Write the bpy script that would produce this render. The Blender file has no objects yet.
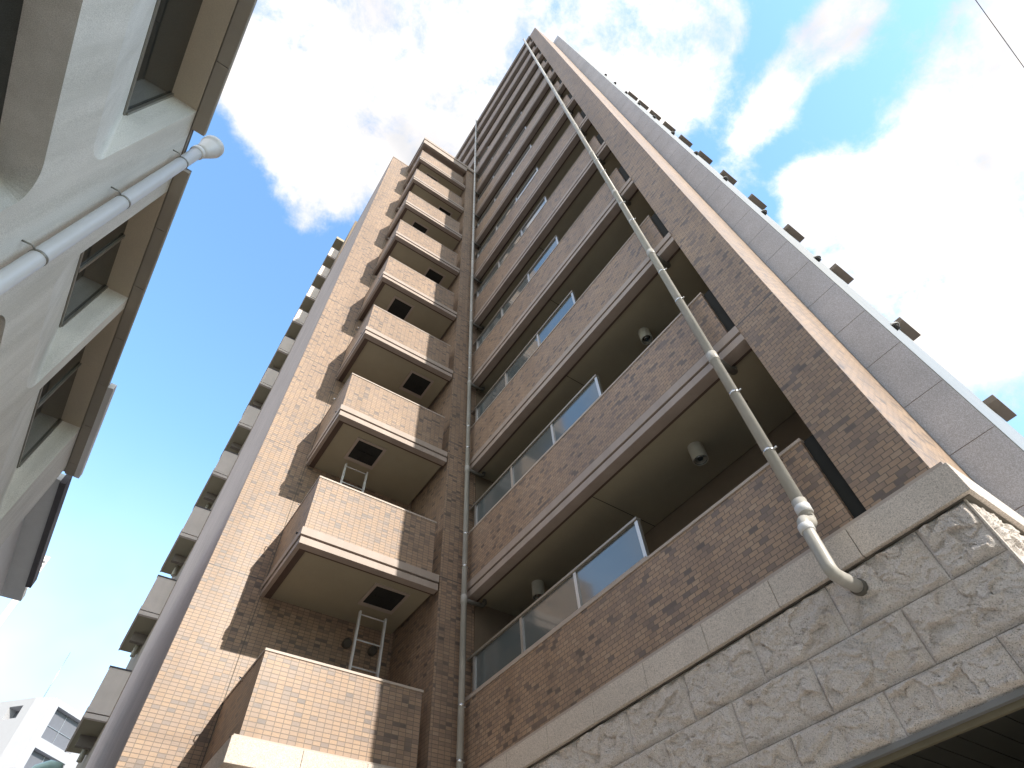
import bpy, bmesh, math, random
from mathutils import Vector, Matrix, noise

random.seed(7)
scene = bpy.context.scene
COL = scene.collection
R = math.radians
EYE = 1.5                       # camera height above the ground; heights below are given from the camera ("h")

# ------------------------------------------------------------------ camera
FPX = 566.69
right = Vector((0.82049, -0.56988, -0.04513))
down = Vector((0.43718, 0.67638, -0.59277))
fwd = Vector((0.36833, 0.46664, 0.80410))
cam_d = bpy.data.cameras.new('camera')
cam_d.sensor_width = 36.0
cam_d.lens = 36.0 * FPX / 1024.0
cam_d.clip_start = 0.05
cam_d.clip_end = 2000.0
cam = bpy.data.objects.new('camera', cam_d)
COL.objects.link(cam)
m = Matrix((right, -down, -fwd)).transposed().to_4x4()
m.translation = (0, 0, EYE)
cam.matrix_world = m
scene.camera = cam

# ------------------------------------------------------------------ light
SUN_EL, SUN_AZ = R(30.5), R(10.4)          # azimuth: sun stands behind the camera, a little to the right
to_sun = Vector((math.sin(SUN_AZ) * math.cos(SUN_EL), -math.cos(SUN_AZ) * math.cos(SUN_EL), math.sin(SUN_EL)))
sun_d = bpy.data.lights.new('sun', 'SUN')
sun_d.energy = 2.0
sun_d.angle = R(0.55)
sun_d.color = (1.0, 0.93, 0.83)
sun = bpy.data.objects.new('sun', sun_d)
sun.rotation_euler = to_sun.to_track_quat('Z', 'Y').to_euler()
sun.location = (0, -20, 60)
COL.objects.link(sun)

scene.view_settings.view_transform = 'Standard'
scene.view_settings.look = 'None'
scene.view_settings.exposure = 1.55
scene.view_settings.gamma = 1.0
scene.view_settings.use_curve_mapping = False

# ------------------------------------------------------------------ sky with clouds
world = bpy.data.worlds.new('World')
scene.world = world
world.use_nodes = True
wt = world.node_tree
wt.nodes.clear()


def wn(t, **kw):
    n = wt.nodes.new(t)
    for k, v in kw.items():
        setattr(n, k, v)
    return n


def wmath(op, a, b=None, clamp=False):
    n = wn('ShaderNodeMath', operation=op)
    n.use_clamp = clamp
    for i, v in enumerate((a, b)):
        if v is None:
            continue
        if isinstance(v, (int, float)):
            n.inputs[i].default_value = v
        else:
            wt.links.new(v, n.inputs[i])
    return n.outputs[0]


sky = wn('ShaderNodeTexSky', sky_type='NISHITA')
sky.sun_disc = False
sky.sun_elevation = SUN_EL
sky.sun_rotation = math.pi - SUN_AZ
sky.altitude = 50
sky.air_density = 1.25
sky.dust_density = 0.6
sky.ozone_density = 1.0
SKY_STRENGTH = 0.15
tc = wn('ShaderNodeTexCoord')
DIR = tc.outputs['Generated']
CLOUDS = [
    (-0.1269, 0.2084, 0.9698, 209.9, 0.9), (-0.0497, 0.1729, 0.9837, 134.6, 1.0), (0.0304, 0.1033, 0.9942, 133.5, 1.0),
    (0.1102, 0.0324, 0.9934, 136.9, 1.0), (0.1912, -0.0324, 0.981, 170.5, 1.0), (0.2507, -0.0827, 0.9645, 270.1, 0.95),
    (0.315, -0.083, 0.9455, 436.5, 0.7), (-0.128, 0.301, 0.945, 306.0, 0.8), (-0.0699, 0.3543, 0.9325, 379.5, 0.8),
    (-0.0559, 0.4279, 0.9021, 874.3, 0.7), (-0.0362, 0.2602, 0.9649, 176.5, 0.8), (0.0341, 0.1982, 0.9796, 172.7, 0.9),
    (0.2845, -0.0113, 0.9586, 390.4, 0.7), (-0.1812, 0.2805, 0.9426, 609.4, 0.7), (-0.2035, 0.3237, 0.924, 1731.8, 0.5),
    (-0.2793, 0.2448, 0.9285, 761.6, 0.6), (-0.1421, 0.1455, 0.9791, 158.9, 0.9), (0.2535, 0.0456, 0.9663, 277.7, 0.6),
    (0.3592, -0.0341, 0.9326, 779.5, 0.4), (0.3073, -0.1385, 0.9415, 957.3, 0.6), (0.4293, -0.2485, 0.8683, 1118.8, 0.7),
    (0.4298, -0.2143, 0.8771, 1207.2, 0.65), (0.4307, -0.1738, 0.8856, 1309.9, 0.62), (0.4336, -0.1341, 0.8911, 1458.4, 0.6),
    (0.4416, -0.0912, 0.8926, 1658.9, 0.6), (0.4492, -0.0456, 0.8923, 1532.4, 0.55), (0.4653, 0.0133, 0.8851, 1135.0, 0.5),
    (0.5009, 0.067, 0.8629, 1065.3, 0.4), (0.555, -0.0588, 0.8298, 919.4, 0.9), (0.6013, -0.0584, 0.7969, 344.6, 0.95),
    (0.533, -0.0564, 0.8442, 2651.5, 0.6), (0.6532, -0.0864, 0.7522, 246.9, 0.49), (0.6571, -0.1632, 0.7359, 292.1, 0.49),
    (0.6225, -0.2424, 0.7441, 340.1, 0.53), (0.5646, -0.2782, 0.777, 434.2, 0.85), (0.539, -0.3234, 0.7778, 614.3, 0.8),
    (0.7337, -0.1497, 0.6628, 226.2, 0.53), (0.5951, -0.2006, 0.7782, 601.1, 0.6), (0.7011, -0.0292, 0.7125, 238.8, 0.49),
    (0.7655, -0.0617, 0.6405, 200.8, 0.49), (0.8254, -0.0276, 0.5639, 221.7, 0.46), (0.7547, -0.005, 0.6561, 393.0, 0.46),
    (0.6505, -0.0262, 0.759, 608.3, 0.46), (0.6329, -0.137, 0.762, 735.8, 0.46),
    (-0.5, -0.6, 0.62, 7.0, 0.9), (0.3, -0.85, 0.42, 9.0, 0.9), (-0.87, -0.05, 0.48, 8.0, 1.0), (-0.75, -0.45, 0.48, 8.0, 0.9),  # rest of list: unseen clouds, added to brighten and warm the shaded sides
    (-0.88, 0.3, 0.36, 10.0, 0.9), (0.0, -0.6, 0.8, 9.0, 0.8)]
total = None
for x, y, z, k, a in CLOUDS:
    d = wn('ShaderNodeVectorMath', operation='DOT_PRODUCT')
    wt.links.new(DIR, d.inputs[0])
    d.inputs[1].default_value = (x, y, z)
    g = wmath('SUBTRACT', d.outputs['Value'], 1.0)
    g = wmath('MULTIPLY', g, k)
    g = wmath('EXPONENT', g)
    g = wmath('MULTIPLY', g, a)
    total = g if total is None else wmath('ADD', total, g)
total = wmath('MINIMUM', total, 1.0)


def wnoise(scale, detail, rough, dist=0.0):
    n = wn('ShaderNodeTexNoise')
    n.inputs['Scale'].default_value = scale
    n.inputs['Detail'].default_value = detail
    n.inputs['Roughness'].default_value = rough
    n.inputs['Distortion'].default_value = dist
    wt.links.new(DIR, n.inputs['Vector'])
    return n.outputs['Fac']


n1 = wnoise(4.5, 12.0, 0.66, 0.35)
n2 = wnoise(3.0, 4.0, 0.55)
n3 = wnoise(15.0, 10.0, 0.68, 0.2)
dens = wmath('ADD', total, wmath('MULTIPLY', wmath('SUBTRACT', n1, 0.5), 1.9))
dens = wmath('ADD', dens, wmath('MULTIPLY', wmath('SUBTRACT', n3, 0.5), 1.1))
mr = wn('ShaderNodeMapRange', interpolation_type='SMOOTHSTEP')
wt.links.new(dens, mr.inputs['Value'])
mr.inputs['From Min'].default_value = 0.40
mr.inputs['From Max'].default_value = 1.18
cov = mr.outputs['Result']
# thin veil of haze low in the sky
sep0 = wn('ShaderNodeSeparateXYZ')
wt.links.new(DIR, sep0.inputs[0])
veil = wn('ShaderNodeMapRange', interpolation_type='SMOOTHSTEP')
wt.links.new(sep0.outputs['Z'], veil.inputs['Value'])
veil.inputs['From Min'].default_value = 0.70
veil.inputs['From Max'].default_value = 0.25
veil.inputs['To Max'].default_value = 0.42
cov = wmath('MAXIMUM', cov, veil.outputs['Result'])
# horizon whitening of the air, strongest low down
sep = wn('ShaderNodeSeparateXYZ')
wt.links.new(DIR, sep.inputs[0])
# cloud brightness: bright cores, soft grey-blue undersides
cr = wn('ShaderNodeMapRange')
wt.links.new(n2, cr.inputs['Value'])
cr.inputs['From Min'].default_value = 0.36
cr.inputs['From Max'].default_value = 0.60
cloudcol = wn('ShaderNodeMix', data_type='RGBA')
wt.links.new(cr.outputs['Result'], cloudcol.inputs['Factor'])
cloudcol.inputs['A'].default_value = (0.275, 0.280, 0.295, 1)
cloudcol.inputs['B'].default_value = (0.58, 0.53, 0.485, 1)
skyc = wn('ShaderNodeVectorMath', operation='SCALE')
wt.links.new(sky.outputs['Color'], skyc.inputs[0])
skyc.inputs['Scale'].default_value = SKY_STRENGTH
skyt = wn('ShaderNodeVectorMath', operation='MULTIPLY')
wt.links.new(skyc.outputs[0], skyt.inputs[0])
skyt.inputs[1].default_value = (0.80, 1.02, 1.12)
mixc = wn('ShaderNodeMix', data_type='RGBA')
wt.links.new(cov, mixc.inputs['Factor'])
wt.links.new(skyt.outputs[0], mixc.inputs['A'])
wt.links.new(cloudcol.outputs['Result'], mixc.inputs['B'])
bg = wn('ShaderNodeBackground')
wt.links.new(mixc.outputs['Result'], bg.inputs['Color'])
bg.inputs['Strength'].default_value = 1.0
out = wn('ShaderNodeOutputWorld')
wt.links.new(bg.outputs[0], out.inputs['Surface'])


# ------------------------------------------------------------------ materials
class Mat:
    def __init__(s, name):
        s.m = bpy.data.materials.new(name)
        s.m.use_nodes = True
        s.t = s.m.node_tree
        s.b = s.t.nodes['Principled BSDF']
        s.pos = None

    def n(s, t, **kw):
        n = s.t.nodes.new(t)
        for k, v in kw.items():
            setattr(n, k, v)
        return n

    def link(s, a, b):
        s.t.links.new(a, b)

    def P(s):
        if s.pos is None:
            s.pos = s.n('ShaderNodeNewGeometry').outputs['Position']
        return s.pos

    def noise(s, scale, detail=4.0, rough=0.55, vec=None, stretch=None):
        v = vec or s.P()
        if stretch:
            mp = s.n('ShaderNodeMapping')
            mp.inputs['Scale'].default_value = stretch
            s.link(v, mp.inputs['Vector'])
            v = mp.outputs[0]
        n = s.n('ShaderNodeTexNoise')
        n.inputs['Scale'].default_value = scale
        n.inputs['Detail'].default_value = detail
        n.inputs['Roughness'].default_value = rough
        s.link(v, n.inputs['Vector'])
        return n.outputs['Fac']

    def math(s, op, a, b=None, clamp=False):
        n = s.n('ShaderNodeMath', operation=op)
        n.use_clamp = clamp
        for i, v in enumerate((a, b)):
            if v is None:
                continue
            if isinstance(v, (int, float)):
                n.inputs[i].default_value = v
            else:
                s.link(v, n.inputs[i])
        return n.outputs[0]

    def ramp(s, fac, stops, interp='LINEAR'):
        n = s.n('ShaderNodeValToRGB')
        n.color_ramp.interpolation = interp
        el = n.color_ramp.elements
        while len(el) < len(stops):
            el.new(0.5)
        for e, (p, c) in zip(el, stops):
            e.position = p
            e.color = (*c, 1)
        s.link(fac, n.inputs[0])
        return n.outputs[0]

    def mix(s, fac, a, b, mode='MIX'):
        n = s.n('ShaderNodeMix', data_type='RGBA', blend_type=mode)
        for k, v in (('Factor', fac), ('A', a), ('B', b)):
            sock = n.inputs[k] if k == 'Factor' else [i for i in n.inputs if i.name == k and i.type == 'RGBA'][0]
            if k == 'Factor':
                sock = n.inputs[0]
            if isinstance(v, (int, float)):
                sock.default_value = v
            elif isinstance(v, tuple):
                sock.default_value = (*v, 1)
            else:
                s.link(v, sock)
        return [o for o in n.outputs if o.type == 'RGBA'][0]

    def bump(s, h, strength, dist):
        n = s.n('ShaderNodeBump')
        n.inputs['Strength'].default_value = strength
        n.inputs['Distance'].default_value = dist
        s.link(h, n.inputs['Height'])
        s.link(n.outputs[0], s.b.inputs['Normal'])

    def col(s, c):
        if isinstance(c, tuple):
            s.b.inputs['Base Color'].default_value = (*c, 1)
        else:
            s.link(c, s.b.inputs['Base Color'])

    def set(s, **kw):
        for k, v in kw.items():
            s.b.inputs[k.replace('_', ' ')].default_value = v
        return s


def wall_uv(s):
    """world-space (along-wall, height) coordinates for vertical walls"""
    g = s.n('ShaderNodeNewGeometry')
    sp = s.n('ShaderNodeSeparateXYZ')
    s.link(g.outputs['Position'], sp.inputs[0])
    sn = s.n('ShaderNodeSeparateXYZ')
    s.link(g.outputs['True Normal'], sn.inputs[0])
    fx = s.math('GREATER_THAN', s.math('ABSOLUTE', sn.outputs['X']), 0.6)
    mx = s.n('ShaderNodeMix', data_type='FLOAT')
    s.link(fx, mx.inputs[0])
    s.link(sp.outputs['X'], mx.inputs[2])
    s.link(sp.outputs['Y'], mx.inputs[3])
    cb = s.n('ShaderNodeCombineXYZ')
    s.link(mx.outputs[0], cb.inputs[0])
    s.link(sp.outputs['Z'], cb.inputs[1])
    return cb.outputs[0], sp.outputs['Z']


def tile_mat(name, joints=False, offset=0.0):
    s = Mat(name)
    uv, zz = wall_uv(s)
    b = s.n('ShaderNodeTexBrick')
    b.offset = offset
    b.inputs['Color1'].default_value = (0, 0, 0, 1)
    b.inputs['Color2'].default_value = (1, 1, 1, 1)
    b.inputs['Mortar'].default_value = (0.5, 0.5, 0.5, 1)
    b.inputs['Scale'].default_value = 1.0
    b.inputs['Mortar Size'].default_value = 0.0040
    b.inputs['Mortar Smooth'].default_value = 0.15
    b.inputs['Bias'].default_value = 0.0
    b.inputs['Brick Width'].default_value = 0.096
    b.inputs['Row Height'].default_value = 0.05
    s.link(uv, b.inputs['Vector'])
    rnd = s.n('ShaderNodeSeparateColor')
    s.link(b.outputs['Color'], rnd.inputs[0])
    c = s.ramp(rnd.outputs[0], [
        (0.0, (0.135, 0.103, 0.090)), (0.06, (0.200, 0.150, 0.127)), (0.145, (0.320, 0.226, 0.168)), (0.40, (0.408, 0.280, 0.195)),
        (0.62, (0.440, 0.302, 0.208)), (0.82, (0.465, 0.316, 0.208)), (1.0, (0.490, 0.355, 0.252))])
    # kiln variation inside each tile and broad weathering
    v1 = s.noise(55.0, 3.0, 0.6, stretch=(1, 1, 2.2))
    c = s.mix(s.math('MULTIPLY', v1, 0.45), c, (0.19, 0.135, 0.10), 'MIX')
    v2 = s.noise(0.7, 5.0, 0.6)
    c = s.mix(1.0, c, s.ramp(v2, [(0.3, (0.86, 0.86, 0.88)), (0.7, (1.06, 1.04, 1.02))]), 'MULTIPLY')
    st = s.noise(2.2, 4.0, 0.6, stretch=(1, 1, 0.12))
    c = s.mix(1.0, c, s.ramp(st, [(0.35, (0.84, 0.83, 0.82)), (0.55, (1, 1, 1))]), 'MULTIPLY')
    c = s.mix(b.outputs['Fac'], c, (0.165, 0.128, 0.095))
    if joints:
        zr = s.math('SUBTRACT', zz, 5.60 + EYE)
        fr = s.math('MODULO', s.math('ADD', zr, 28.9), 2.89)
        j = s.math('LESS_THAN', fr, 0.016)
        c = s.mix(j, c, (0.09, 0.08, 0.075))
    s.col(c)
    hgt = s.math('SUBTRACT', 1.0, b.outputs['Fac'])
    hgt = s.math('ADD', hgt, s.math('MULTIPLY', rnd.outputs[0], 0.35))
    hgt = s.math('ADD', hgt, s.math('MULTIPLY', v1, 0.3))
    s.bump(hgt, 0.7, 0.004)
    ro = s.math('ADD', s.math('MULTIPLY', rnd.outputs[0], 0.15), 0.50)
    s.link(ro, s.b.inputs['Roughness'])
    s.set(Specular_IOR_Level=0.5, Coat_Weight=0.08, Coat_Roughness=0.3)
    return s.m


def plain_mat(name, base, rough=0.6, var=0.08, scale=3.0, spec=0.5, fine=0.0, streak=0.0, metallic=0.0, bump=0.0):
    s = Mat(name)
    lo = tuple(x * (1 - var) for x in base)
    hi = tuple(min(1, x * (1 + var)) for x in base)
    c = s.ramp(s.noise(scale, 5.0, 0.6), [(0.3, lo), (0.7, hi)])
    if streak:
        st = s.noise(3.0, 4.0, 0.65, stretch=(1, 1, 0.1))
        c = s.mix(1.0, c, s.ramp(st, [(0.38, (1 - streak, 1 - streak, 1 - streak * 1.1)), (0.58, (1, 1, 1))]), 'MULTIPLY')
    if fine:
        f = s.noise(160.0, 2.0, 0.7)
        c = s.mix(1.0, c, s.ramp(f, [(0.35, (1 - fine,) * 3), (0.65, (1 + fine * 0.5,) * 3)]), 'MULTIPLY')
    s.col(c)
    s.set(Roughness=rough, Specular_IOR_Level=spec, Metallic=metallic)
    if bump:
        s.bump(s.noise(60.0, 4.0, 0.65), 0.6, bump)
    return s.m


def granite_mat(name, base, dark=(0.06, 0.06, 0.06), rough=0.4, speck=1.0):
    s = Mat(name)
    v = s.n('ShaderNodeTexVoronoi')
    v.inputs['Scale'].default_value = 150.0
    s.link(s.P(), v.inputs['Vector'])
    sp = s.n('ShaderNodeSeparateColor')
    s.link(v.outputs['Color'], sp.inputs[0])
    c = s.ramp(sp.outputs[0], [(0.0, dark), (0.10 * speck, dark), (0.16 * speck, tuple(x * 0.8 for x in base)),
                               (0.6, base), (0.9, tuple(x * 1.15 for x in base))])
    big = s.noise(1.3, 5.0, 0.6)
    c = s.mix(1.0, c, s.ramp(big, [(0.3, (0.86, 0.86, 0.85)), (0.7, (1.06, 1.05, 1.04))]), 'MULTIPLY')
    s.col(c)
    s.set(Roughness=rough)
    return s.m


def rough_stone_mat(name):
    s = Mat(name)
    a = s.noise(9.0, 8.0, 0.68)
    c = s.ramp(a, [(0.2, (0.64, 0.575, 0.525)), (0.5, (0.77, 0.705, 0.66)), (0.8, (0.83, 0.78, 0.74))])
    f = s.noise(120.0, 3.0, 0.7)
    c = s.mix(1.0, c, s.ramp(f, [(0.33, (0.72, 0.70, 0.67)), (0.52, (1, 1, 1)), (0.75, (1.12, 1.1, 1.08))]), 'MULTIPLY')
    v = s.n('ShaderNodeTexVoronoi')
    v.inputs['Scale'].default_value = 260.0
    s.link(s.P(), v.inputs['Vector'])
    sp = s.n('ShaderNodeSeparateColor')
    s.link(v.outputs['Color'], sp.inputs[0])
    c = s.mix(s.math('LESS_THAN', sp.outputs[1], 0.05), c, (0.27, 0.24, 0.20))
    s.col(c)
    s.set(Roughness=0.9, Specular_IOR_Level=0.3)
    h = s.math('ADD', s.noise(28.0, 9.0, 0.72), s.math('MULTIPLY', s.noise(95.0, 6.0, 0.7), 0.45))
    s.bump(h, 0.9, 0.020)
    return s.m


def glass_mat(name, tint, rough=0.06, ior=1.6, coat=0.0):
    s = Mat(name)
    s.col(tint)
    s.set(Roughness=rough, IOR=ior, Specular_IOR_Level=0.6, Coat_Weight=coat, Coat_Roughness=0.02)
    s.bump(s.noise(0.9, 2.0, 0.5), 0.15, 0.02)
    return s.m


M = {}
M['tile'] = tile_mat('wall_tile', True)
M['tile_plain'] = tile_mat('balcony_tile', False)
M['tower_pier'] = tile_mat('tower_pier_tile', True, 0.5)
M['tower_tile'] = tile_mat('tower_balcony_tile', False, 0.5)
M['fascia'] = plain_mat('fascia_paint', (0.40, 0.325, 0.28), 0.55, 0.05, 1.6, streak=0.10)
M['drip'] = plain_mat('drip_groove', (0.10, 0.065, 0.05), 0.7)
M['soffit'] = plain_mat('soffit_paint', (0.40, 0.35, 0.25), 0.75, 0.07, 1.2, fine=0.06)
M['coping'] = plain_mat('coping_paint', (0.45, 0.375, 0.32), 0.5, 0.06)
M['alu'] = plain_mat('aluminium', (0.56, 0.55, 0.53), 0.35, 0.05, metallic=0.75)
M['railing'] = plain_mat('railing_metal', (0.36, 0.33, 0.29), 0.4, 0.05, metallic=0.55)
M['steel'] = plain_mat('bright_steel', (0.75, 0.75, 0.74), 0.22, 0.04, metallic=1.0)
M['rail_glass'] = glass_mat('smoked_rail_glass', (0.105, 0.125, 0.13), 0.13, 1.75, 0.5)
M['dark_glass'] = glass_mat('window_glass', (0.016, 0.02, 0.02), 0.05, 1.5)
M['pipe'] = plain_mat('grey_pipe', (0.48, 0.46, 0.425), 0.42, 0.12, 2.0, streak=0.22)
M['pipe_dark'] = plain_mat('dark_pipe', (0.10, 0.09, 0.075), 0.5)
M['pipe_white'] = plain_mat('white_pipe', (0.72, 0.72, 0.73), 0.35, 0.05, 2.5, streak=0.08)
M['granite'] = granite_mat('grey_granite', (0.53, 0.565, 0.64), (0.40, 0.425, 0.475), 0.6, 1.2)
M['granite_lit'] = granite_mat('granite_lit_side', (0.26, 0.26, 0.25), (0.19, 0.19, 0.185), 0.5)  # sunlit copy of the granite, colour set darker to offset the sun
M['band'] = granite_mat('band_stone', (0.63, 0.555, 0.49), (0.41, 0.355, 0.305), 0.6, 0.8)
M['rough'] = rough_stone_mat('split_face_stone')
M['joint'] = plain_mat('joint_mortar', (0.13, 0.115, 0.095), 0.9)
M['lintel'] = plain_mat('lintel_metal', (0.20, 0.20, 0.20), 0.5)
M['trim'] = plain_mat('olive_trim', (0.19, 0.165, 0.11), 0.6)
M['board'] = plain_mat('dark_boards', (0.035, 0.036, 0.030), 0.6, 0.15)
M['black'] = plain_mat('black_metal', (0.02, 0.02, 0.02), 0.4)
M['lamp'] = plain_mat('lamp_shell', (0.52, 0.49, 0.41), 0.5)
M['concrete'] = plain_mat('brown_concrete', (0.24, 0.20, 0.17), 0.8, 0.1, fine=0.15)
M['stucco'] = plain_mat('white_stucco', (0.80, 0.785, 0.745), 0.85, 0.09, 0.9, fine=0.24, streak=0.14, bump=0.004)
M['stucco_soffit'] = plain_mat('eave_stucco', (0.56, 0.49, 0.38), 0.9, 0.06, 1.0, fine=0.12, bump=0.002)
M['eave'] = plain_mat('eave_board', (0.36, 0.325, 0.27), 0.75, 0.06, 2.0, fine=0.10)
M['frame'] = plain_mat('window_frame', (0.30, 0.29, 0.26), 0.4, 0.05, metallic=0.6)
M['white'] = plain_mat('white_paint', (0.74, 0.74, 0.74), 0.55, 0.03)
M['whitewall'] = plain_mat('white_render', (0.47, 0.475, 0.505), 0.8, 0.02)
M['grey_soffit'] = plain_mat('grey_board', (0.70, 0.72, 0.72), 0.8, 0.04, fine=0.1)
M['slate'] = plain_mat('slate_fascia', (0.09, 0.085, 0.095), 0.7, 0.1, fine=0.3)
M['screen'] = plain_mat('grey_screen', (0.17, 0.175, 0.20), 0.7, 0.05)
M['green'] = plain_mat('pale_green_enamel', (0.42, 0.60, 0.55), 0.25, 0.05)
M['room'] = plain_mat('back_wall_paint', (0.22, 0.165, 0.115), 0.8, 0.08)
M['asphalt'] = plain_mat('asphalt', (0.075, 0.073, 0.07), 0.9, 0.2, 2.0, fine=0.3)
M['paving'] = plain_mat('concrete_paving', (0.56, 0.51, 0.44), 0.9, 0.12, 1.5, fine=0.15)
M['earth'] = plain_mat('town_ground', (0.12, 0.115, 0.105), 0.95, 0.2, 0.05)
M['earthen'] = plain_mat('ochre_render', (0.38, 0.34, 0.29), 0.85, 0.06)
M['sprayed'] = plain_mat('sprayed_mauve_coating', (0.56, 0.475, 0.45), 0.95, 0.08, 1.0, spec=0.0, fine=0.22, streak=0.06, bump=0.004)
M['alley'] = plain_mat('balcony_end_paint', (0.76, 0.67, 0.62), 0.8, 0.05, spec=0.2, streak=0.06)
M['hatch'] = plain_mat('hatch_metal', (0.03, 0.03, 0.028), 0.8, spec=0.2)
M['cable'] = plain_mat('cable_sheath', (0.03, 0.03, 0.03), 0.6)


# ------------------------------------------------------------------ mesh helpers
class MB:
    def __init__(s):
        s.bm = bmesh.new()

    def box(s, x0, x1, y0, y1, z0, z1, bev=0.0):
        bm = s.bm
        v = [bm.verts.new((x, y, z)) for x in (x0, x1) for y in (y0, y1) for z in (z0, z1)]
        fs = [(0, 1, 3, 2), (4, 6, 7, 5), (0, 4, 5, 1), (2, 3, 7, 6), (0, 2, 6, 4), (1, 5, 7, 3)]
        F = [bm.faces.new([v[i] for i in f]) for f in fs]
        if bev:
            es = list({e for f in F for e in f.edges})
            bmesh.ops.bevel(bm, geom=es, offset=bev, segments=2, affect='EDGES', profile=0.6)
        return s

    def quad(s, *pts):
        s.bm.faces.new([s.bm.verts.new(p) for p in pts])
        return s

    def ring(s, c, u, v, r, n):
        return [s.bm.verts.new(c + (u * math.cos(2 * math.pi * i / n) + v * math.sin(2 * math.pi * i / n)) * r) for i in range(n)]

    def tube(s, pts, rad, n=16, cap=True):
        """round tube along a polyline; rad may be a list"""
        pts = [Vector(p) for p in pts]
        rads = rad if isinstance(rad, (list, tuple)) else [rad] * len(pts)
        rings = []
        prev_u = None
        for i, p in enumerate(pts):
            if i == 0:
                d = pts[1] - pts[0]
            elif i == len(pts) - 1:
                d = pts[-1] - pts[-2]
            else:
                d = (pts[i + 1] - p).normalized() + (p - pts[i - 1]).normalized()
            d.normalize()
            u = prev_u - d * prev_u.dot(d) if prev_u else d.orthogonal()
            if u.length < 1e-4:
                u = d.orthogonal()
            u.normalize()
            prev_u = u
            rings.append(s.ring(p, u, d.cross(u), rads[i], n))
        for a, b in zip(rings, rings[1:]):
            for i in range(n):
                f = s.bm.faces.new((a[i], a[(i + 1) % n], b[(i + 1) % n], b[i]))
                f.smooth = True
        if cap:
            s.bm.faces.new(list(reversed(rings[0])))
            s.bm.faces.new(rings[-1])
        return s

    def build(s, name, mat, parent=None, bevel=0.0):
        me = bpy.data.meshes.new(name)
        bmesh.ops.recalc_face_normals(s.bm, faces=s.bm.faces)
        s.bm.to_mesh(me)
        s.bm.free()
        me.materials.append(mat)
        o = bpy.data.objects.new(name, me)
        COL.objects.link(o)
        if parent is not None:
            o.parent = parent
            # meshes of a thing are written in world metres; undo the offset of the parent
            off = Vector((0, 0, 0))
            p = parent
            local = False
            while p is not None:
                off += p.location
                local = local or bool(p.get('_local'))
                p = p.parent
            if not local:
                o.location = -off
        if bevel:
            md = o.modifiers.new('bevel', 'BEVEL')
            md.width = bevel
            md.segments = 2
            md.limit_method = 'ANGLE'
        return o


def arc(c, a0, a1, r, plane, n=6):
    """points on an arc; plane = (u, v) direction vectors"""
    u, v = Vector(plane[0]), Vector(plane[1])
    return [Vector(c) + u * (r * math.cos(a0 + (a1 - a0) * i / n)) + v * (r * math.sin(a0 + (a1 - a0) * i / n)) for i in range(n + 1)]


def tag(o, label, cat, group=None, kind=None):
    if label:
        o['label'] = label
    if cat:
        o['category'] = cat
    if group:
        o['group'] = group
    if kind:
        o['kind'] = kind
    return o


def empty(name, loc):
    o = bpy.data.objects.new(name, None)
    o.empty_display_size = 0.2
    o.location = loc
    COL.objects.link(o)
    return o


def copy_part(src, dz):
    """a part and its sub-parts, lifted by dz"""
    c = src.copy()
    COL.objects.link(c)
    c.location = src.location + Vector((0, 0, dz))
    for ch in list(src.children):
        d = ch.copy()
        COL.objects.link(d)
        d.parent = c
    return c


def Z(h):
    return h + EYE


ST = 2.89                       # storey height
# ================================================================== setting
g = MB()
g.quad((-1500, -1500, 0), (1500, -1500, 0), (1500, 1500, 0), (-1500, 1500, 0))
tag(g.build('ground', M['earth']), None, None, kind='structure')
g = MB()
g.quad((-1.2, -60, 0.008), (1.2, -60, 0.008), (1.2, 45, 0.008), (-1.2, 45, 0.008))
tag(g.build('road', M['asphalt']), None, None, kind='structure')
g = MB()
g.box(-1.35, -1.2, -60, 45, 0, 0.12)
g.box(1.2, 1.35, -60, 6.9, 0, 0.12)
tag(g.build('kerb', M['paving'], bevel=0.01), None, None, kind='structure')
g = MB()
g.quad((1.35, -60, 0.11), (14, -60, 0.11), (14, 6.9, 0.11), (1.35, 6.9, 0.11))  # unseen paving, widened and paled to bounce light onto the stone base
g.quad((-1.9, -60, 0.11), (-1.35, -60, 0.11), (-1.35, 45, 0.11), (-1.9, 45, 0.11))
tag(g.build('pavement', M['paving']), None, None, kind='structure')

# ================================================================== apartment building
apt = empty('apartment_building', (8.0, 8.0, 0))
tag(apt, 'tall brown tiled apartment tower with stacked balconies and rough stone base', 'building')

AX = 4.30                      # plane of the tower's long balcony face
Y0, Y1 = 0.607, 1.145          # tiled corner pier
WY = 7.08                      # front of the wing's balconies
WW = 8.62                      # wing's main wall
ROOF = 39.95

# --- body of the tower behind the balconies
b = MB()
b.box(5.72, 11.6, 0.17, 17.0, Z(2.3), Z(ROOF - 0.5))
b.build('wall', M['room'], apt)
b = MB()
b.box(5.72, 11.6, 1.2, 17.0, Z(ROOF - 0.5), Z(ROOF - 0.1))
b.build('roof', M['coping'], apt)
# tiled corner pier with its sunlit flank
b = MB()
b.box(AX, 5.70, Y0, Y1, Z(2.80), Z(ROOF))
b.build('corner_pier', M['tower_pier'], apt)
# roof edge band
b = MB()
b.box(AX - 0.02, 5.70, Y1, 17.0, Z(ROOF - 0.30), Z(ROOF - 0.02))
b.box(AX - 0.05, AX + 0.2, Y1, 17.0, Z(ROOF - 0.02), Z(ROOF + 0.05))
b.build('roof_edge', M['fascia'], apt)

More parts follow.
